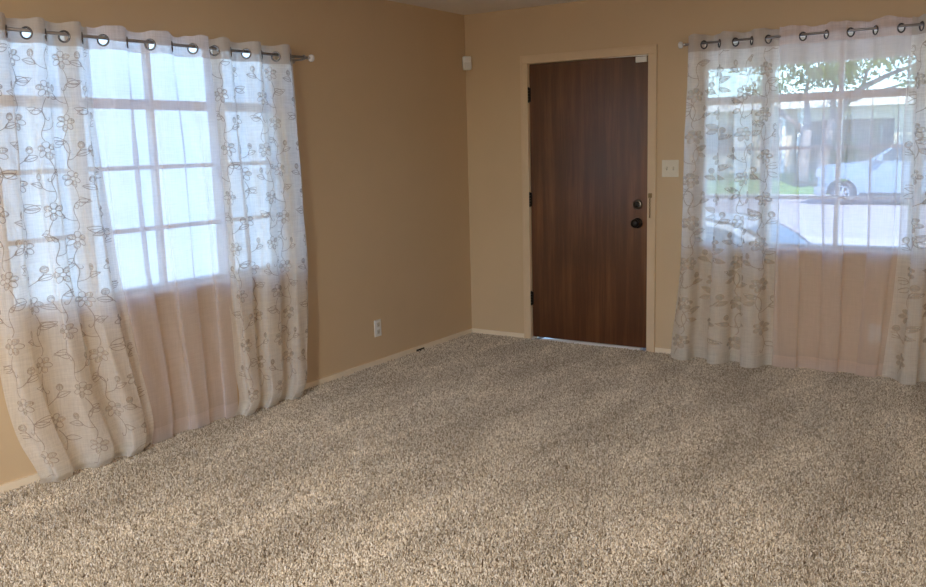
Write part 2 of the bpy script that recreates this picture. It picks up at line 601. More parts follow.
def switch_plate():
    r = empty('light_switch', (1.6245, -.001, 1.2815), 'ivory double toggle switch plate between door and front window curtain', 'light switch')
    MB().rbox(1.566, 1.683, -.0075, -.0005, 1.2245, 1.3385, .003).build('cover_plate', IVORY, r)
    for x in (1.6015, 1.6475):
        MB().box(x - .005, x + .005, -.0085, -.0076, 1.270, 1.293).build('slot', paint('slot_tan', (.30, .25, .18), .5), r)
        t = MB()
        t.extrude([(-.0086, 1.276), (-.020, 1.287), (-.019, 1.292), (-.0086, 1.288)], lambda u, w_, s: (x - .0035 + .007 * s, u, w_))
        t.build('toggle', IVORY, r)
        for z in (1.251, 1.312):
            MB().lathe((x, -.0076, z), (0, -1, 0), [(0, .003), (.001, .0025)], 10).build('screw', IVORY, r)


def outlet(label, P, nrm, a, z):
    r = empty('wall_outlet', P(a, .001, z), label, 'outlet')

    def rb(mb, a0, a1, d0, d1, z0, z1, rad):
        p, q = P(a0, d0, z0), P(a1, d1, z1)
        return mb.rbox(min(p[0], q[0]), max(p[0], q[0]), min(p[1], q[1]), max(p[1], q[1]), z0, z1, rad)
    rb(MB(), a - .036, a + .036, .0005, .0075, z - .058, z + .058, .003).build('cover_plate', WHITEP, r)
    for s in (-1, 1):
        zz = z + s * .0245
        f = rb(MB(), a - .016, a + .016, .0076, .0100, zz - .015, zz + .015, .001).build('socket', paint('socket_ivory', (.60, .56, .48), .4), r)
        g = MB()
        for da in (-.006, .006):
            rb(g, a + da - .0014, a + da + .0014, .0101, .0108, zz - .002, zz + .008, .0003)
        g.lathe(P(a, .0101, zz - .008), nrm, [(0, .003), (.0006, .003)], 10)
        g.build('slot', DARKH, f)
    MB().lathe(P(a, .0076, z), nrm, [(0, .003), (.001, .0025)], 10).build('screw', WHITEP, r)


switch_plate()
outlet('white duplex outlet low on the left wall near the corner', lambda a, d, z: (d, a, z), (1, 0, 0), -1.186, .258)
outlet('white duplex outlet seen through the rose sheer below the front window', lambda a, d, z: (a, -d, z), (0, -1, 0), 2.94, .268)

ms = empty('motion_sensor', (.035, -.035, 2.03), 'small white motion sensor high in the room corner', 'motion sensor')


def diag(u, d, z):
    """corner frame: u across, d out of the corner"""
    s = math.sqrt(.5)
    return (d * s + u * s, -d * s + u * s, z)


def dbox(mb, u0, u1, d0, d1, z0, z1, r):
    t = MB().rbox(u0, u1, d0, d1, z0, z1, r, 3)
    mb.add([diag(*q) for q in t.v], t.f)
    return mb


dbox(MB(), -.033, .033, .036, .072, 2.030, 2.132, .010).build('housing', WHITEP, ms, smooth=False)
dbox(MB(), -.024, .024, .0725, .077, 2.040, 2.085, .002).build('lens', paint('sensor_lens', (.62, .62, .60), .5), ms)

# ------------------------------------------------------------------ unseen lamp added behind the camera to fill the room with warm light


def added_fill_lamp(x, y, power):
    r = empty('added_fill_lamp', (x, y, H), 'unseen round lamp added on the ceiling to brighten the near end of the room', 'lamp')
    MB().lathe((x, y, H - .0005), (0, 0, -1), [(0, .19), (.018, .19), (.024, .18)], 28).build('base', TRIM, r, smooth=True)
    mt, n, p, o = new_mat('fill_lamp_glow')
    f = noise(n, coords(n), 5)
    n.links.new(ramp(n, f, [(0, (1, .84, .62)), (1, (1, .88, .68))]), p.inputs['Emission Color'])
    p.inputs['Emission Strength'].default_value = 4.0
    MB().lathe((x, y, H - .025), (0, 0, -1), [(0, .175), (.03, .165), (.06, .13), (.08, .07), (.085, .01)], 28).build('fill_dome', mt, r, smooth=True)
    ld = bpy.data.lights.new('fill_light', 'AREA')
    ld.shape = 'DISK'
    ld.size = .34
    ld.energy = power
    ld.color = (1.0, .92, .79)
    lo = bpy.data.objects.new('fill_light', ld)
    COL.objects.link(lo)
    lo.parent = r
    lo.location = (0, 0, -.118)


added_fill_lamp(2.9, -7.1, 90)

# ------------------------------------------------------------------ carpet pile


def carpet():
    X0, X1, Y0, Y1 = 0.013, 4.9, -5.6, -0.013
    me = bpy.data.meshes.new('carpet_pile')
    # cut to the part of the floor in view (a step wider)
    poly = [(X0, -4.55), (X0, Y1), (X1, Y1), (X1, -2.4), (3.9, -4.0), (2.6, -4.9), (1.6, -5.0)]
    me.from_pydata([(x, y, .001) for x, y in poly], [], [tuple(range(len(poly)))[::-1]])
    me.materials.append(MATS['tuft'])
    o = bpy.data.objects.new('carpet_pile', me)
    COL.objects.link(o)
    tag(o, 'brown grey cut pile of the wall to wall carpet', 'carpet', kind='stuff')
    g = bpy.data.node_groups.new('carpet_pile', 'GeometryNodeTree')
    g.interface.new_socket('Geometry', in_out='INPUT', socket_type='NodeSocketGeometry')
    g.interface.new_socket('Geometry', in_out='OUTPUT', socket_type='NodeSocketGeometry')
    N, L = g.nodes, g.links
    gi, go = N.new('NodeGroupInput'), N.new('NodeGroupOutput')
    dp = N.new('GeometryNodeDistributePointsOnFaces')
    dp.inputs['Density'].default_value = 28000
    dp.inputs['Seed'].default_value = 3
    L.new(gi.outputs[0], dp.inputs['Mesh'])
    cone = N.new('GeometryNodeMeshCone')
    cone.inputs['Vertices'].default_value = 5
    cone.inputs['Radius Top'].default_value = .0014
    cone.inputs['Radius Bottom'].default_value = .0032
    cone.inputs['Depth'].default_value = .011
    sm = N.new('GeometryNodeSetMaterial')
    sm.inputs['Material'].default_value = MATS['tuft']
    L.new(cone.outputs['Mesh'], sm.inputs['Geometry'])
    ip = N.new('GeometryNodeInstanceOnPoints')
    L.new(dp.outputs['Points'], ip.inputs['Points'])
    L.new(sm.outputs[0], ip.inputs['Instance'])
    # lean of the pile: random, plus streaks combed along the room
    pos = N.new('GeometryNodeInputPosition')
    mul = N.new('ShaderNodeVectorMath')
    mul.operation = 'MULTIPLY'
    mul.inputs[1].default_value = (3.6, 0.9, 1)
    L.new(pos.outputs[0], mul.inputs[0])
    nz = N.new('ShaderNodeTexNoise')
    nz.inputs['Scale'].default_value = 1.0
    nz.inputs['Detail'].default_value = 3
    nz.inputs['Distortion'].default_value = .6
    L.new(mul.outputs[0], nz.inputs['Vector'])
    mr = N.new('ShaderNodeMapRange')
    mr.inputs['From Min'].default_value = .36
    mr.inputs['From Max'].default_value = .64
    mr.inputs['To Min'].default_value = -.75
    mr.inputs['To Max'].default_value = .75
    L.new(nz.outputs[0], mr.inputs['Value'])
    nz2 = N.new('ShaderNodeTexNoise')
    nz2.inputs['Scale'].default_value = 2.3
    nz2.inputs['Detail'].default_value = 2
    L.new(pos.outputs[0], nz2.inputs['Vector'])
    mr2 = N.new('ShaderNodeMapRange')
    mr2.inputs['From Min'].default_value = .35
    mr2.inputs['From Max'].default_value = .65
    mr2.inputs['To Min'].default_value = -.5
    mr2.inputs['To Max'].default_value = .5
    L.new(nz2.outputs[0], mr2.inputs['Value'])
    rv = N.new('FunctionNodeRandomValue')
    rv.data_type = 'FLOAT_VECTOR'
    rv.inputs[0].default_value = (-.65, -.65, 0)
    rv.inputs[1].default_value = (.65, .65, 6.28)
    cx = N.new('ShaderNodeCombineXYZ')
    L.new(mr2.outputs[0], cx.inputs[0])
    L.new(mr.outputs[0], cx.inputs[1])
    ad = N.new('ShaderNodeVectorMath')
    ad.operation = 'ADD'
    L.new(cx.outputs[0], ad.inputs[0])
    L.new(rv.outputs[0], ad.inputs[1])
    L.new(ad.outputs[0], ip.inputs['Rotation'])
    rs = N.new('FunctionNodeRandomValue')
    rs.data_type = 'FLOAT'
    rs.inputs[2].default_value = .7
    rs.inputs[3].default_value = 1.25
    L.new(rs.outputs[1], ip.inputs['Scale'])
    L.new(ip.outputs[0], go.inputs[0])
    md = o.modifiers.new('pile', 'NODES')
    md.node_group = g


carpet()

# ------------------------------------------------------------------ curtains
PL = lambda a, d_, z: Vector((d_, a, z))          # on the left wall
PR = lambda a, d_, z: Vector((a, -d_, z))         # on the door wall


def interp(keys):
    """smooth curve through (z, a) pairs"""
    zs = np.array([k_[0] for k_ in keys][::-1])
    av = np.array([k_[1] for k_ in keys][::-1])

    def f(z):
        return np.interp(z, zs, av) * .5 + .25 * (np.interp(z + .05, zs, av) + np.interp(z - .05, zs, av))
    return f


def snoise(x, y, seed):
    r = np.random.default_rng(seed)
    s = 0
    for _ in range(5):
        s = s + np.sin(x * r.uniform(2, 9) + y * r.uniform(.6, 3.0) + r.uniform(0, 6.3)) / 5
    return s


def rod(name, label, P, a0, a1, z, dd, wallz):
    root = empty(name, P((a0 + a1) / 2, dd, z), label, 'curtain rod')
    ax = P(1, 0, 0) - P(0, 0, 0)
    MB().tube([P(a0 + .045, dd, z), P(a1 - .045, dd, z)], .0078, 14).build('pole', STEEL, root, smooth=True)
    for a, s in ((a0, 1), (a1, -1)):
        MB().lathe(P(a + s * .047, dd, z), ax * -s, [(0, .0095), (.012, .0105), (.016, .008), (.02, .008)], 14).build('collar', CHROME, root, smooth=True)
        MB().lathe(P(a + s * .027, dd, z), ax * -s, [(0, .007), (.003, .017), (.010, .0215), (.020, .022), (.026, .017), (.028, .006)], 12).build('finial', CLEAR, root)
    for a in (a0 + .075, a1 - .075):
        br = MB()
        br.tube([P(a, .0005, z - .012), P(a, dd - .0085, z - .012)], .005, 8)
        br.lathe(P(a, .0005, z - .012), P(0, 1, 0) - P(0, 0, 0), [(0, .02), (.004, .018)], 14)
        br.torus(P(a, dd, z), ax, .0125, .003, 14, 6)
        br.build('bracket', STEEL, root)


rod('curtain_rod', 'dark metal curtain rod with clear finials above the left window', PL, -3.93, -1.793, 2.0, .09, 0)
rod('curtain_rod', 'dark metal curtain rod with clear finials above the front window', PR, 1.705, 3.66, 2.073, .09, 0)


class Panel:
    def __init__(s, P, rz, Lk, Rk, a0, sp, sign, amp=.030, d0=.09, low=.0, seed=1, belly=0., zbot=.016, flow=.0, hemlift=0., dlow=None, fade=None, over=.15):
        s.over = over
        s.P, s.rz, s.L, s.R = P, rz, interp(Lk), interp(Rk)
        s.a0, s.sp, s.sign, s.amp, s.d0, s.seed = a0, sp, sign, amp, d0, seed
        s.belly, s.zbot, s.flow = belly, zbot, flow
        s.ztop = rz + .052
        s.tl, s.tr = float(s.L(rz)), float(s.R(rz))
        s.W = s.tr - s.tl
        s.dlow = d0 if dlow is None else dlow
        s.fade = fade
        s.hemlift = hemlift

    def S(s, u, z):
        """u in 0..1 across the cloth, z height -> (along, depth)"""
        u = np.asarray(u, float)
        z = np.asarray(z, float)
        t = np.clip((s.rz - z) / s.rz, 0, 1)                   # 0 at the rod, 1 at the floor
        loose = np.clip((s.rz - .05 - z) / .5, 0, 1)
        L, Rr = s.L(z), s.R(z)
        ut = s.tl + s.W * u
        ph = PI * (ut - s.a0) / s.sp + loose * (.55 * snoise(u * 3, z * 1.1, s.seed) + s.flow * t * np.sin(u * 5 + s.seed))
        w_ = np.sin(ph)
        w_ = w_ + loose * .18 * np.sin(2 * ph + .7)
        am = s.amp * (1 + loose * (.25 * snoise(u * 4, z * .8, s.seed + 3)))
        if s.fade is not None:
            am = am * (1 - s.fade * np.clip(t * 1.4, 0, 1))
        dd = s.d0 + (s.dlow - s.d0) * np.clip(t * 1.2, 0, 1) + s.sign * am * w_
        dd = dd + loose * .006 * snoise(u * 9, z * 5, s.seed + 7)
        # cloth resting on the carpet: it swells out and its hem tucks back in
        if s.belly:
            bz = np.exp(-((z - .10) / .10) ** 2)
            dd = dd + s.belly * bz * (.75 + .25 * np.sin(u * 9 + s.seed)) - s.belly * .9 * np.clip((.05 - z) / .05, 0, 1)
        dd = np.maximum(dd, .040)
        al = L + (Rr - L) * u - s.over * s.sp * (.25 + .75 * loose) * np.sin(2 * ph) + loose * .010 * snoise(u * 5, z * 2, s.seed + 11)
        return al, dd

    def pt(s, u, z, off=0.0):
        al, dd = s.S(u, z)
        if np.any(off):
            e = 1e-3
            a2, d2 = s.S(np.asarray(u) + e, z)
            ta, td = a2 - al, d2 - dd
            ln = np.sqrt(ta * ta + td * td) + 1e-9
            nd, na = ta / ln, -td / ln
            dd = dd + off * nd
            al = al + off * na
        return [s.P(float(a), float(d_), float(zz)) for a, d_, zz in zip(np.ravel(al), np.ravel(dd), np.ravel(np.broadcast_to(z, np.shape(al))))]

    def bottom(s, u):
        return s.zbot + s.hemlift * (.5 + .5 * np.sin(np.asarray(u) * 11 + s.seed))


def curtain(name, label, P, pan, mats, nu, cat='curtain', group=None):
    body_m, head_m, hem_m = mats
    root = empty(name, P((pan.tl + pan.tr) / 2, pan.d0, .016), label, cat, group)
    us = np.linspace(0, 1, nu + 1)
    zb = pan.bottom(us)
    # grommet places: where the cloth crosses the rod
    gs = []
    k0 = math.ceil((pan.tl + .018 - pan.a0) / pan.sp)
    while pan.a0 + k0 * pan.sp < pan.tr - .018:
        gs.append((pan.a0 + k0 * pan.sp - pan.tl) / pan.W)
        k0 += 1
    GR = []
    for g in gs:
        c = pan.pt(np.array([g]), np.array([pan.rz - .0105]))[0]
        p2 = pan.pt(np.array([g + .004]), np.array([pan.rz - .0105]))[0]
        tdir = (p2 - c).normalized()
        nrm = tdir.cross(Vector((0, 0, 1))).normalized()
        GR.append((c, nrm))

    def sheet(nm, zrows, mat, holes=False, hem=False):
        V, Fc = [], []
        for r_ in zrows:
            z = zb + (1.0 - r_) * (pan.ztop - zb) if not hem else zb + (1 - r_) * hem
            z = z + .0045 * np.clip((z - pan.rz - .02) / .03, 0, 1) * (snoise(us * 7, us * 0, pan.seed + 5) * 1.6 + np.sin(PI * (pan.tl + pan.W * us - pan.a0) / pan.sp) * pan.sign)
            V += pan.pt(us, z)
        n = nu + 1
        for i in range(len(zrows) - 1):
            for k in range(nu):
                q = (i * n + k, i * n + k + 1, (i + 1) * n + k + 1, (i + 1) * n + k)
                if holes:
                    c = (V[q[0]] + V[q[1]] + V[q[2]] + V[q[3]]) / 4
                    if any((c - gc).length < .0225 for gc, _ in GR):
                        continue
                Fc.append(q)
        return MB().add(V, Fc).build(nm, mat, root, smooth=True)
    tot = pan.ztop - pan.zbot
    hr = .104 / tot
    hm = 1 - .075 / tot
    sheet('header_band', np.linspace(0, hr, 22), head_m, True)
    sheet('cloth', np.concatenate([np.linspace(hr, .9, 110), np.linspace(.9, hm, 22)[1:]]), body_m)
    sheet('hem', np.linspace(hm, 1, 10), hem_m)
    for c, nrm in GR:
        MB().torus(c, nrm, .0238, .0046, 26, 8).build('grommet', GROM, root, smooth=True)
    return root


# ---- embroidery


def ribbon(mb, pan, pts, Wf, width, off=.0018, mi=0):
    """thread line; pts in fabric metres (x across, z up)"""
    p = np.array(pts, float)
    if len(p) < 2:
        return
    t = np.gradient(p, axis=0)
    ln = np.hypot(t[:, 0], t[:, 1])[:, None] + 1e-9
    nn = np.stack([-t[:, 1], t[:, 0]], 1) / ln * width / 2
    a, c = p + nn, p - nn
    A = pan.pt(a[:, 0] / Wf, a[:, 1], off)
    B = pan.pt(c[:, 0] / Wf, c[:, 1], off)
    n = len(p)
    mb.add(A + B, [(i, i + 1, n + i + 1, n + i) for i in range(n - 1)], mi)


def filled(mb, pan, outline, Wf, off=.0010, mi=1):
    p = np.array(outline, float)
    c = p.mean(0)
    rings = [p * 1.0, c + (p - c) * .5]
    V = []
    for r_ in rings:
        V += pan.pt(r_[:, 0] / Wf, r_[:, 1], off)
    V += pan.pt(np.array([c[0] / Wf]), np.array([c[1]]), off)
    n = len(p)
    Fc = [(i, (i + 1) % n, n + (i + 1) % n, n + i) for i in range(n)] + [(n + i, n + (i + 1) % n, 2 * n) for i in range(n)]
    mb.add(V, Fc, mi)


def bez(p0, p1, p2, p3, n=9):
    t = np.linspace(0, 1, n)[:, None]
    p0, p1, p2, p3 = map(np.array, (p0, p1, p2, p3))
    return (1 - t) ** 3 * p0 + 3 * (1 - t) ** 2 * t * p1 + 3 * (1 - t) * t * t * p2 + t ** 3 * p3


def leaf_outline(base, ang, ln, wd, n=7):
    t = np.linspace(0, 1, n)
    up = np.stack([t * ln, wd * np.sin(PI * t ** .8)], 1)
    dn = np.stack([t[::-1] * ln, -wd * .55 * np.sin(PI * t[::-1] ** .9)], 1)[1:]
    q = np.concatenate([up, dn])
    c, s_ = math.cos(ang), math.sin(ang)
    return np.stack([base[0] + q[:, 0] * c - q[:, 1] * s_, base[1] + q[:, 0] * s_ + q[:, 1] * c], 1)


def sprig(pan, root, cx, cz, mir, Wf, big, wd, r, dens):
    mb = MB()
    lo, hi = .008, Wf - .008
    zmin, zmax = pan.zbot + .03, pan.rz - .055

    def T(q):
        q = np.array(q, float).reshape(-1, 2)
        return np.stack([cx + mir * q[:, 0] * big, cz + q[:, 1] * big], 1)

    def line(q):
        q = T(q)
        ok = (q[:, 0] > lo) & (q[:, 0] < hi) & (q[:, 1] > zmin) & (q[:, 1] < zmax)
        run = []
        for p_, k_ in zip(q, ok):
            if k_:
                run.append(p_)
            else:
                ribbon(mb, pan, run, Wf, wd)
                run = []
        ribbon(mb, pan, run, Wf, wd)

    def fill(q):
        q = T(q)
        if q[:, 0].min() > lo and q[:, 0].max() < hi and q[:, 1].min() > zmin and q[:, 1].max() < zmax:
            filled(mb, pan, q, Wf)
    # flower: wavy petals round a small eye
    npet = 6
    rot = r.uniform(0, 1)
    for i in range(npet):
        a = 2 * PI * (i + rot) / npet
        t = np.linspace(0, 1, 9)
        rad = .012 + .031 * np.sin(PI * t) ** .6 * (1 + .10 * np.sin(7 * t + i))
        aa = a + (t - .5) * 2 * PI / npet * 1.15
        o = np.stack([np.cos(aa) * rad, np.sin(aa) * rad * .9], 1)
        line(o)
        if dens > .5 or i % 2 == 0:
            fill(o)
    t = np.linspace(0, 2 * PI, 12)
    line(np.stack([np.cos(t) * .010, np.sin(t) * .010], 1))
    # stem down with a curl
    line(bez((.004, -.040), (.022, -.075), (.030, -.10), (.006, -.135), 10))
    line(bez((.006, -.135), (-.004, -.14), (-.01, -.13), (-.004, -.122), 6))
    # stem up, arched leaf on its tip
    line(bez((-.006, .040), (-.040, .075), (.020, .115), (-.012, .165), 12))
    lf = leaf_outline((-.012, .165), PI * .93, .075, .020)
    line(lf)
    line(bez((-.012, .165), (-.03, .172), (-.05, .172), (-.072, .170), 6))
    if dens > .3:
        fill(lf[:-1])
    # side branch with a leaf and a bud
    line(bez((-.012, .085), (.020, .085), (.045, .105), (.055, .135), 9))
    lf = leaf_outline((.036, .103), .30, .062, .017)
    line(lf)
    line(bez((.036, .103), (.055, .112), (.07, .117), (.092, .121), 6))
    if dens > .6:
        fill(lf[:-1])
    t = np.linspace(0, 2 * PI, 10)
    bud = np.stack([.057 + np.cos(t) * .013, .150 + np.sin(t) * .016], 1)
    line(bud)
    line(bez((.048, .150), (.052, .162), (.062, .162), (.066, .150), 6))
    fill(bud[:-1])
    # low leaf
    lf = leaf_outline((.020, -.085), -.35, .06, -.016)
    line(lf)
    if dens > .3:
        fill(lf[:-1])
    if mb.f:
        mb.build('embroidered_sprig', [THREADP, FILLP] if dens > .8 else [THREAD, FILL], root)


def embroider(pan, root, ncol, pitch, big, wd, dens, seed):
    r = np.random.default_rng(seed)
    Wf = pan.W * 1.35
    for c in range(ncol):
        cx = Wf * (c + .5) / ncol
        z = pan.zbot + .12 + (pitch * .5 if c % 2 else 0)
        k_ = 0
        while z < pan.rz - .05:
            sprig(pan, root, cx + r.uniform(-.012, .012), z + r.uniform(-.012, .012), 1 if (c + k_) % 2 else -1, Wf, big, wd, r, dens)
            z += pitch
            k_ += 1


# left window: flowered panel, plain sheer, flowered panel
p1 = Panel(PL, 2.0,
           [(2.06, -3.80), (1.6, -3.825), (1.0, -3.86), (.55, -3.865), (.39, -3.845), (.225, -3.81), (.096, -3.765), (.0, -3.72)],
           [(2.06, -3.262), (1.58, -3.268), (1.26, -3.258), (.876, -3.232), (.625, -3.195), (.39, -3.156), (.215, -3.122), (.10, -3.125), (.0, -3.16)],
           -3.756, .0885, -1, amp=.033, seed=2, belly=.035, flow=.5, dlow=.118, zbot=.018, fade=.25)
# sign: behind the rod before the first grommet -> depth rises through it
p1.sign = 1
c1 = curtain('flowered_curtain', 'cream flowered curtain panel at far left, spreading on the carpet', PL, p1, (EMB, EMBH, EMBHEM), 150, group='flowered curtains')
embroider(p1, c1, 5, .27, 1.0, .0032, .25, 5)

p2 = Panel(PL, 2.0,
           [(2.06, -3.265), (1.26, -3.275), (.876, -3.255), (.39, -3.18), (.1, -3.15), (.0, -3.165)],
           [(2.06, -2.612), (1.26, -2.56), (.6, -2.545), (.0, -2.545)],
           -3.205, .130, 1, amp=.034, seed=14, dlow=.060, zbot=.016, fade=.40, over=.22, flow=.3, hemlift=.006)
c2 = curtain('sheer_curtain', 'plain lavender white sheer curtain hanging between the left window flowered panels', PL, p2, (SHEER, SHEERH, SHEERB), 130, group='plain sheer curtains')

p3 = Panel(PL, 2.0,
           [(2.06, -2.598), (1.58, -2.585), (1.27, -2.566), (.69, -2.562), (.56, -2.558), (.276, -2.545), (.107, -2.535), (.0, -2.58)],
           [(2.06, -1.93), (1.58, -1.918), (1.23, -1.916), (.81, -1.91), (.485, -1.938), (.2, -1.983), (.065, -2.025), (.0, -2.06)],
           -2.544, .1117, 1, amp=.036, seed=31, belly=.022, dlow=.112, zbot=.018, fade=.3, flow=.5)
c3 = curtain('flowered_curtain', 'cream flowered curtain panel on the left window, nearest the room corner', PL, p3, (EMB, EMBH, EMBHEM), 150, group='flowered curtains')
embroider(p3, c3, 5, .27, 1.0, .0032, .25, 9)

# front window: flowered panel beside the door, rose sheer, flowered panel at the right edge
p4 = Panel(PR, 2.073,
           [(2.14, 1.766), (1.66, 1.760), (1.08, 1.748), (.745, 1.732), (.405, 1.715), (.126, 1.685), (.0, 1.68)],
           [(2.14, 2.330), (1.57, 2.340), (1.08, 2.344), (.58, 2.357), (.257, 2.366), (.0, 2.367)],
           1.871, .1005, -1, amp=.038, seed=41, dlow=.128, zbot=.016, flow=.4, fade=-.75)
c4 = curtain('flowered_curtain', 'cream flowered curtain panel hanging just right of the wooden door', PR, p4, (EMB, EMBH, EMBHEM), 150, group='flowered curtains')
embroider(p4, c4, 4, .27, 1.2, .0045, .9, 12)

p5 = Panel(PR, 2.073,
           [(2.14, 2.336), (1.08, 2.338), (.58, 2.350), (.0, 2.355)],
           [(2.14, 3.066), (1.5, 3.070), (.8, 3.075), (.2, 3.045), (.0, 3.03)],
           2.476, .134, -1, amp=.034, seed=53, dlow=.072, zbot=.016, fade=.25, over=.20, flow=.3, hemlift=.006)
c5 = curtain('sheer_curtain', 'rose tinted sheer curtain in the middle of the front window', PR, p5, (ROSE, ROSEH, ROSEB), 130, group='plain sheer curtains')

p6 = Panel(PR, 2.073,
           [(2.14, 3.066), (1.88, 3.052), (1.38, 3.055), (.83, 3.060), (.44, 3.045), (.194, 3.024), (.0, 3.008)],
           [(2.14, 3.60), (1.0, 3.62), (.0, 3.66)],
           3.118, .1005, 1, amp=.038, seed=67, dlow=.130, zbot=.016, flow=.4, fade=-.75)
c6 = curtain('flowered_curtain', 'cream flowered curtain panel at the right edge, past the rose sheer', PR, p6, (EMB, EMBH, EMBHEM), 150, group='flowered curtains')
embroider(p6, c6, 4, .27, 1.2, .0045, .9, 15)

# ------------------------------------------------------------------ outside: ground, neighbour, street
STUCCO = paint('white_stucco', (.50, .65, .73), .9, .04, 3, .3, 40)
CONC = paint('concrete', (.52, .50, .47), .9, .08, 3, .2, 30)
ASPH = paint('asphalt', (.40, .39, .42), .95, .10, 2.5, .2, 60)
LAWN = paint('lawn', (.16, .30, .07), .95, .30, 5, .5, 60)
HOUSE = paint('house_stucco', (.62, .56, .46), .9, .04, 2)
FASC = paint('house_fascia', (.82, .83, .84), .6, .03, 2)

b = MB()
b.box(-14, -.16, -16, .5, -.3, -.2).box(-.16, 14, -16, YB - T - .01, -.3, -.2).box(XR + T + .01, 14, YB - T, .5, -.3, -.2)
tag(b.build('ground_side', CONC), 'pale concrete yard around the house', 'ground', kind='structure')
b = MB()
b.add([(-30, .5, -.25), (30, .5, -.25), (30, 3.0, -.7), (-30, 3.0, -.7), (-30, 12.4, -.7), (30, 12.4, -.7), (-30, 12.4, -1.2), (30, 12.4, -1.2), (-30, .5, -1.2), (30, .5, -1.2)],
      [(0, 1, 2, 3), (3, 2, 5, 4), (4, 5, 7, 6), (0, 8, 9, 1), (6, 7, 9, 8)])
tag(b.build('front_yard', CONC), 'pale concrete driveway below the front window', 'driveway', kind='structure')
b = MB().box(-45, 45, 13.9, 26.9, -.9, -.65)
tag(b.build('road', ASPH), 'pale asphalt street in front of the house', 'road', kind='structure')
b = MB().box(-45, 45, 12.41, 13.89, -.9, -.58)
tag(b.build('sidewalk_near', CONC), 'near concrete sidewalk along the street', 'sidewalk', kind='structure')
b = MB().box(-45, 45, 26.91, 27.7, -.9, -.52)
tag(b.build('kerb_far', CONC), 'far concrete kerb behind the pickup truck', 'kerb', kind='structure')
b = MB().add([(-45, 27.71, -.52), (45, 27.71, -.52), (45, 31.7, .08), (-45, 31.7, .08), (45, 60, .1), (-45, 60, .1), (-45, 27.71, -1), (45, 27.71, -1), (45, 60, -1), (-45, 60, -1)],
             [(0, 1, 2, 3), (3, 2, 4, 5), (0, 6, 7, 1), (6, 9, 8, 7), (5, 4, 8, 9)])
tag(b.build('lawn', LAWN), 'green front lawn across the street', 'lawn', kind='structure')

# neighbour's white wall beyond the left window
nb = empty('neighbor_house', (-4.2, -3.2, -.2), 'bright white stucco house close outside the left window', 'house')
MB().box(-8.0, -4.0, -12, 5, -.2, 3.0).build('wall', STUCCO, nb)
MB().box(-8.3, -3.8, -12.3, 5.3, 3.0, 3.2).build('roof', FASC, nb)

# house across the street
hs = empty('street_house', (-3, 32, .08), 'low cream house with recessed porch across the street', 'house')
HB = .085
b = MB()
b.box(-16, -5.15, 32, 32.2, HB, 2.6).box(-5.15, -1.55, 32, 32.2, 2.12, 2.6).box(-1.55, 9, 32, 32.2, HB, 2.6)
b.box(-16, 9, 40, 40.2, HB, 2.6).box(-16, -15.8, 32.2, 40, HB, 2.6).box(8.8, 9, 32.2, 40, HB, 2.6)
b.build('wall', HOUSE, hs)
MB().box(-5.15, -1.55, 33.4, 33.6, HB, 2.6).build('porch_wall', paint('porch_tan', (.42, .33, .27), .9), hs)
wn = MB().box(-2.15, -1.60, 33.32, 33.39, 1.0, 2.1).build('porch_window', CARGLASS, hs)
MB().box(-2.22, -2.152, 33.30, 33.39, .95, 2.16).box(-1.598, -1.552, 33.30, 33.39, .95, 2.16).build('window_trim', FASC, wn)
for x in (-5.6, -4.9):
    MB().rbox(x - .12, x + .12, 31.7, 31.95, .05, 2.6, .02).build('porch_pillar', FASC, hs)
dr = MB().box(-6.35, -5.85, 31.93, 31.99, .09, 2.0).build('side_door', paint('door_brown', (.30, .18, .13), .6), hs)
MB().box(-9.6, -7.6, 31.93, 31.99, .9, 2.0).build('side_window', CARGLASS, hs)
MB().box(-16.6, 9.6, 31.3, 40.6, 2.601, 3.0).build('fascia', FASC, hs)
MB().extrude([(31.4, 3.001), (40.4, 3.001), (36, 3.35)], lambda u, w_, s: (-16.4 + 25.8 * s, u, w_)).build('roof', paint('gravel_roof', (.62, .61, .60), .9), hs)


def foliage_mat(name, c):
    mt, n, p, o = new_mat(name)
    n.nodes.remove(p)
    f = noise(n, coords(n), 2.2, 4, .7)
    cc = ramp(n, f, [(.3, tuple(x * .55 for x in c)), (.7, tuple(min(1, x * 1.5) for x in c))])
    df = n.nodes.new('ShaderNodeBsdfDiffuse')
    tl = n.nodes.new('ShaderNodeBsdfTranslucent')
    n.links.new(cc, df.inputs[0])
    n.links.new(cc, tl.inputs[0])
    mx = n.nodes.new('ShaderNodeMixShader')
    mx.inputs[0].default_value = .4
    n.links.new(df.outputs[0], mx.inputs[1])
    n.links.new(tl.outputs[0], mx.inputs[2])
    n.links.new(mx.outputs[0], o.inputs[0])
    return mt


LEAF = foliage_mat('tree_leaves', (.20, .28, .08))
BARK = paint('bark', (.26, .23, .21), .95, .25, 4, .6, 20)


def leaves(mb, centers, n, size, r):
    for _ in range(n):
        c, rad = centers[r.integers(len(centers))]
        p = np.array(c) + r.normal(0, 1, 3) * np.array(rad) * .55
        a = r.normal(0, 1, 3)
        a /= np.linalg.norm(a)
        bb = np.cross(a, r.normal(0, 1, 3))
        bb /= np.linalg.norm(bb) + 1e-9
        s_ = size * r.uniform(.6, 1.4)
        mb.add([p - a * s_, p + bb * s_ * .45, p + a * s_, p - bb * s_ * .45], [(0, 1, 2, 3)])


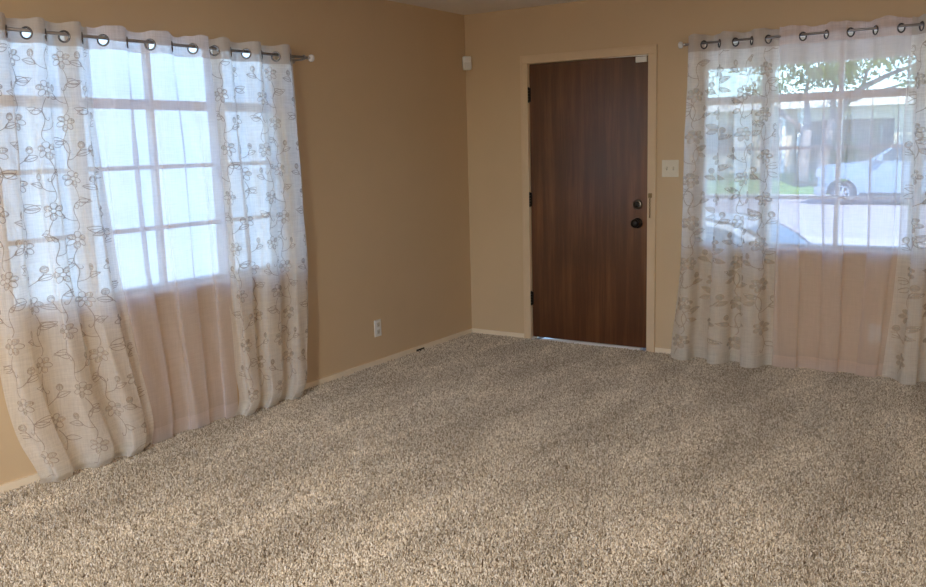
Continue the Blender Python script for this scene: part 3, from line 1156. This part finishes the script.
tr = empty('street_tree', (-4.0, 29.6, -.22), 'forked tree with a spreading crown on the lawn across the street', 'tree')
ty = 29.3
MB().tube([(-4.25, ty, -.3), (-4.22, ty, .5), (-4.15, ty, 1.2), (-4.1, ty, 1.75)], [.30, .24, .21, .20], 12).build('trunk', BARK, tr, smooth=True)
MB().tube([(-3.55, ty - .1, -.3), (-3.5, ty - .1, .6), (-3.35, ty - .1, 1.5), (-3.15, ty - .1, 2.1)], [.27, .22, .19, .17], 12).build('trunk', BARK, tr, smooth=True)
br = [
    ([(-4.12, ty, 1.6), (-4.6, ty - .2, 2.1), (-5.2, ty - .3, 2.6), (-6.3, ty - .4, 3.2)], .15),
    ([(-4.1, ty, 1.7), (-4.15, ty + .2, 2.4), (-4.25, ty + .3, 3.1), (-4.1, ty + .4, 4.0)], .14),
    ([(-3.16, ty - .1, 2.0), (-2.7, ty - .3, 2.7), (-2.2, ty - .4, 3.15), (-1.3, ty - .5, 3.55), (-.3, ty - .5, 3.9)], .15),
    ([(-2.7, ty - .3, 2.7), (-1.9, ty - .1, 2.95), (-1.0, ty, 3.2), (-.2, ty, 3.35)], .08),
    ([(-3.2, ty - .1, 2.0), (-3.3, ty + .3, 3.0), (-3.1, ty + .6, 4.0)], .12),
    ([(-2.2, ty - .4, 3.15), (-2.0, ty - .6, 3.8), (-1.6, ty - .7, 4.4)], .07),
]
for pts, r0 in br:
    MB().tube(pts, list(np.linspace(r0, r0 * .3, len(pts))), 8).build('branch', BARK, tr, smooth=True)
r_ = np.random.default_rng(3)
cs = []
for _ in range(46):
    x = r_.uniform(-9.5, 2.2)
    zc = r_.uniform(3.3, 5.8) if x < -6.5 or x > -5 else r_.uniform(3.0, 5.6)
    cs.append(((x, ty + r_.uniform(-1.8, .3), zc), (.75, .6, .40)))
lf = MB()
leaves(lf, cs, 7500, .10, r_)
tag(lf.build('foliage', LEAF, tr), kind='stuff')

sh = empty('street_shrub', (-3.2, 31.2, .02), 'small green shrub in front of the porch across the street', 'shrub')
sb = MB()
leaves(sb, [((-3.2, 31.2, .75), (.45, .3, .45)), ((-3.0, 31.2, 1.0), (.35, .3, .3))], 700, .07, r_)
tag(sb.build('foliage', foliage_mat('shrub_leaves', (.13, .26, .08)), sh), kind='stuff')
MB().tube([(-3.2, 31.2, -.05), (-3.2, 31.2, .6), (-3.1, 31.2, .9)], [.04, .03, .015], 6).build('stem', BARK, sh)

# ------------------------------------------------------------------ pickup truck on the street
TP = paint('truck_paint', (.22, .31, .40), .25, .02, 2, spec=.7)
RUB = paint('tyre_rubber', (.05, .05, .055), .8, .1, 20)
RIM = paint('alloy_rim', (.62, .63, .66), .3, .05, 20, metal=.7)
BLK = paint('black_plastic', (.03, .03, .035), .5, .1, 10)
LAMPG = paint('lamp_glass', (.34, .38, .42), .1, .05, 10)


def arc(cx, cz, r, a0, a1, n=12):
    return [(cx + r * math.cos(a), cz + r * math.sin(a)) for a in np.linspace(a0, a1, n)]


def wheel(root, x, y, z, R, width, side):
    """side -1: outer face towards -y"""
    t = MB().lathe((x, y, z), (0, side, 0), [(0, R * .62), (.0, R * .9), (.02, R), (width - .02, R), (width, R * .92), (width, R * .66), (width - .03, R * .62)], 32).build('tyre', RUB, root, smooth=False)
    rm = MB()
    rm.torus((x, y + side * (width - .015), z), (0, 1, 0), R * .60, .022, 28, 6)
    rm.lathe((x, y + side * (width - .06), z), (0, side, 0), [(0, R * .16), (.05, R * .15), (.06, R * .05)], 14)
    for k_ in range(6):
        a = 2 * PI * k_ / 6 + .3
        dx, dz = math.cos(a), math.sin(a)
        px, pz = -dz, dx
        w0, w1 = R * .07, R * .13
        yy0, yy1 = y + side * (width - .05), y + side * (width - .015)
        rm.add([(x + dx * R * .1 + px * w0 * s, yy, z + dz * R * .1 + pz * w0 * s) for s in (-1, 1) for yy in (yy0, yy1)] +
               [(x + dx * R * .6 + px * w1 * s, yy, z + dz * R * .6 + pz * w1 * s) for s in (-1, 1) for yy in (yy0, yy1)],
               [(0, 1, 5, 4), (2, 6, 7, 3), (1, 3, 7, 5), (0, 4, 6, 2), (0, 2, 3, 1), (4, 5, 7, 6)])
    rm.build('rim', RIM, t)


def pickup():
    Y0, Y1 = 24.42, 26.42
    G = -.65
    R = .365
    root = empty('pickup_truck', (.2, 25.4, G), 'pale blue white pickup truck parked across the street', 'truck')
    wx = (-1.90, 1.80)
    zc = G + R
    low = [(-2.66, -.33), (-2.66, .18), (-2.68, .50), (-2.60, .575), (-2.2, .63), (-1.22, .70), (-1.02, .70), (1.58, .66), (1.60, .60), (3.12, .60), (3.14, -.18), (2.9, -.24)]
    ar = .47
    az = math.asin((-.27 - zc) / ar) if abs((-.27 - zc) / ar) < 1 else 0
    low += arc(wx[1], zc, ar, az, PI - az) + arc(wx[0], zc, ar, az, PI - az) + [(-2.4, -.33)]

    def f(u, w_, s):
        tum = max(0, w_ - .1) * .10
        nose = max(0, (-2.2 - u)) * .25
        return (u, (Y0 + .04 + tum + nose) if s == 0 else (Y1 - .04 - tum - nose), w_)
    MB().extrude(low, f).build('body', TP, root, bevel=.02)
    cab = [(-1.20, .70), (-.52, 1.16), (-.30, 1.245), (.2, 1.285), (1.1, 1.275), (1.38, 1.22), (1.56, .66)]

    def fc(u, w_, s):
        tum = (w_ - .66) * .28
        return (u, (Y0 + .10 + tum) if s == 0 else (Y1 - .10 - tum), w_)
    MB().extrude(cab, fc).build('cab', TP, root, bevel=.02)

    def sideglass(poly, nm='side_window'):
        def fg(u, w_, s):
            tum = (w_ - .66) * .28
            return (u, Y0 + .094 + tum - .006 + .012 * s, w_)
        MB().extrude(poly, fg).build(nm, CARGLASS, root)
    sideglass([(-1.00, .72), (-.45, 1.12), (-.28, 1.185), (.28, 1.21), (.28, .72)])
    sideglass([(.36, .72), (.36, 1.21), (1.05, 1.20), (1.28, .98), (1.30, .72)])
    MB().add([(-1.19, Y0 + .16, .73), (-1.19, Y1 - .16, .73), (-.545, Y1 - .26, 1.16), (-.545, Y0 + .26, 1.16),
              (-1.205, Y0 + .16, .735), (-1.205, Y1 - .16, .735), (-.565, Y1 - .26, 1.17), (-.565, Y0 + .26, 1.17)],
             [(0, 1, 2, 3), (4, 7, 6, 5), (0, 4, 5, 1), (1, 5, 6, 2), (2, 6, 7, 3), (3, 7, 4, 0)]).build('windshield', CARGLASS, root)
    # shut lines, handles, mirror
    for x in (-1.10, .32, 1.46):
        MB().box(x - .008, x + .008, Y0 + .028, Y0 + .05, -.22, .64).build('door_seam', BLK, root)
    for x in (.10, 1.22):
        MB().rbox(x, x + .2, Y0 + .02, Y0 + .06, .47, .51, .01).build('door_handle', TP, root)
    MB().rbox(-.92, -.74, Y0 - .14, Y0 + .10, .70, .90, .03).build('mirror', TP, root)
    MB().rbox(-1.3, 1.25, Y0 + .0, Y0 + .18, -.34, -.28, .02).build('running_board', BLK, root)
    MB().rbox(-2.76, -2.44, Y0 + .10, Y1 - .10, -.36, -.08, .05).build('front_bumper', paint('bumper_chrome', (.34, .38, .42), .3, .03, 8, metal=.4), root)
    MB().rbox(-2.71, -2.60, Y0 + .45, Y1 - .45, .0, .48, .03).build('grille', BLK, root)
    for y in (Y0 + .17, Y1 - .42):
        MB().rbox(-2.715, -2.50, y - .03, y + .25, .20, .46, .03).build('headlight', LAMPG, root)
    for x in wx:
        ar_o = arc(x, zc, ar + .05, -.12, PI + .12, 16) + arc(x, zc, ar - .01, PI + .12, -.12, 16)
        MB().extrude(ar_o, lambda u, w_, s: (u, Y0 + .005 + .05 * s, w_)).build('wheel_arch', TP, root)
        wheel(root, x, Y0 + .30, zc, R, .26, -1)
        wheel(root, x, Y1 - .30, zc, R, .26, 1)
    MB().box(-2.3, 2.8, Y0 + .35, Y1 - .35, -.40, -.30).build('chassis', BLK, root)


pickup()


def sedan():
    G = -.70
    Y0, Y1 = 3.75, 5.35
    root = empty('parked_car', (.2, 4.5, G), 'pale silver car in the driveway, its roof just above the window sill', 'car')
    CP = paint('car_paint', (.62, .68, .70), .25, .02, 2, spec=.7)
    R, wx = .31, (-1.15, 1.45)
    zc = G + R
    low = [(-2.05, -.45), (-2.08, -.1), (-1.95, .05), (-.9, .12), (1.5, .08), (1.9, -.04), (2.25, -.06), (2.32, -.15), (2.30, -.45), (1.9, -.50)]
    az = -.25
    low += arc(wx[1], zc, .37, az, PI - az) + arc(wx[0], zc, .37, az, PI - az) + [(-1.8, -.50)]
    MB().extrude(low, lambda u, w_, s: (u, Y0 + max(0, w_) * .15 if s == 0 else Y1 - max(0, w_) * .15, w_)).build('body', CP, root, bevel=.03)
    cab = [(-.95, .14), (-.25, .50), (.15, .575), (.55, .60), (.90, .585), (1.20, .54), (1.42, .46), (1.62, .34), (1.76, .18), (1.86, .02), (-.9, .02)]
    MB().extrude(cab, lambda u, w_, s: (u, Y0 + .06 + max(0, w_ - .14) * .5 if s == 0 else Y1 - .06 - max(0, w_ - .14) * .5, w_)).build('cabin', CP, root, bevel=.02)

    def g(u, w_, s):
        return (u, Y0 + .045 + max(0, w_ - .14) * .5 + .008 * s, w_)
    MB().extrude([(-.72, .19), (-.2, .45), (.16, .525), (.42, .54), (.42, .19)], g).build('side_window', CARGLASS, root)
    MB().extrude([(.50, .19), (.50, .54), (.88, .53), (1.16, .485), (1.36, .40), (1.46, .19)], g).build('side_window', CARGLASS, root)
    tr_ = [(.9, .585), (1.20, .54), (1.42, .46), (1.62, .34), (1.80, .18)]
    for sd in (0, 1):
        e = [(u, (Y0 + .06 + max(0, w_ - .14) * .5) if sd == 0 else (Y1 - .06 - max(0, w_ - .14) * .5), w_ + .004) for u, w_ in tr_]
        MB().tube(e, .013, 8).build('roof_trim', BLK, root)
    rg = [(1.34, .492), (1.42, .462), (1.62, .342), (1.74, .205)]
    V = []
    for up in (.003, .012):
        for u, w_ in rg:
            ins = .06 + max(0, w_ - .14) * .5 + .07
            V += [(u + up * .6, Y0 + ins, w_ + up), (u + up * .6, Y1 - ins, w_ + up)]
    n_ = len(rg) * 2
    Fq = []
    for k_ in range(len(rg) - 1):
        a_ = k_ * 2
        Fq += [(a_, a_ + 1, a_ + 3, a_ + 2), (n_ + a_, n_ + a_ + 2, n_ + a_ + 3, n_ + a_ + 1)]
        Fq += [(a_, a_ + 2, n_ + a_ + 2, n_ + a_), (a_ + 1, n_ + a_ + 1, n_ + a_ + 3, a_ + 3)]
    Fq += [(0, n_, n_ + 1, 1), (n_ - 2, n_ - 1, 2 * n_ - 1, 2 * n_ - 2)]
    MB().add(V, Fq).build('rear_window', CARGLASS, root)
    for x in wx:
        wheel(root, x, Y0 + .24, zc, R, .21, -1)
        wheel(root, x, Y1 - .24, zc, R, .21, 1)

    root.location.x -= .36


sedan()
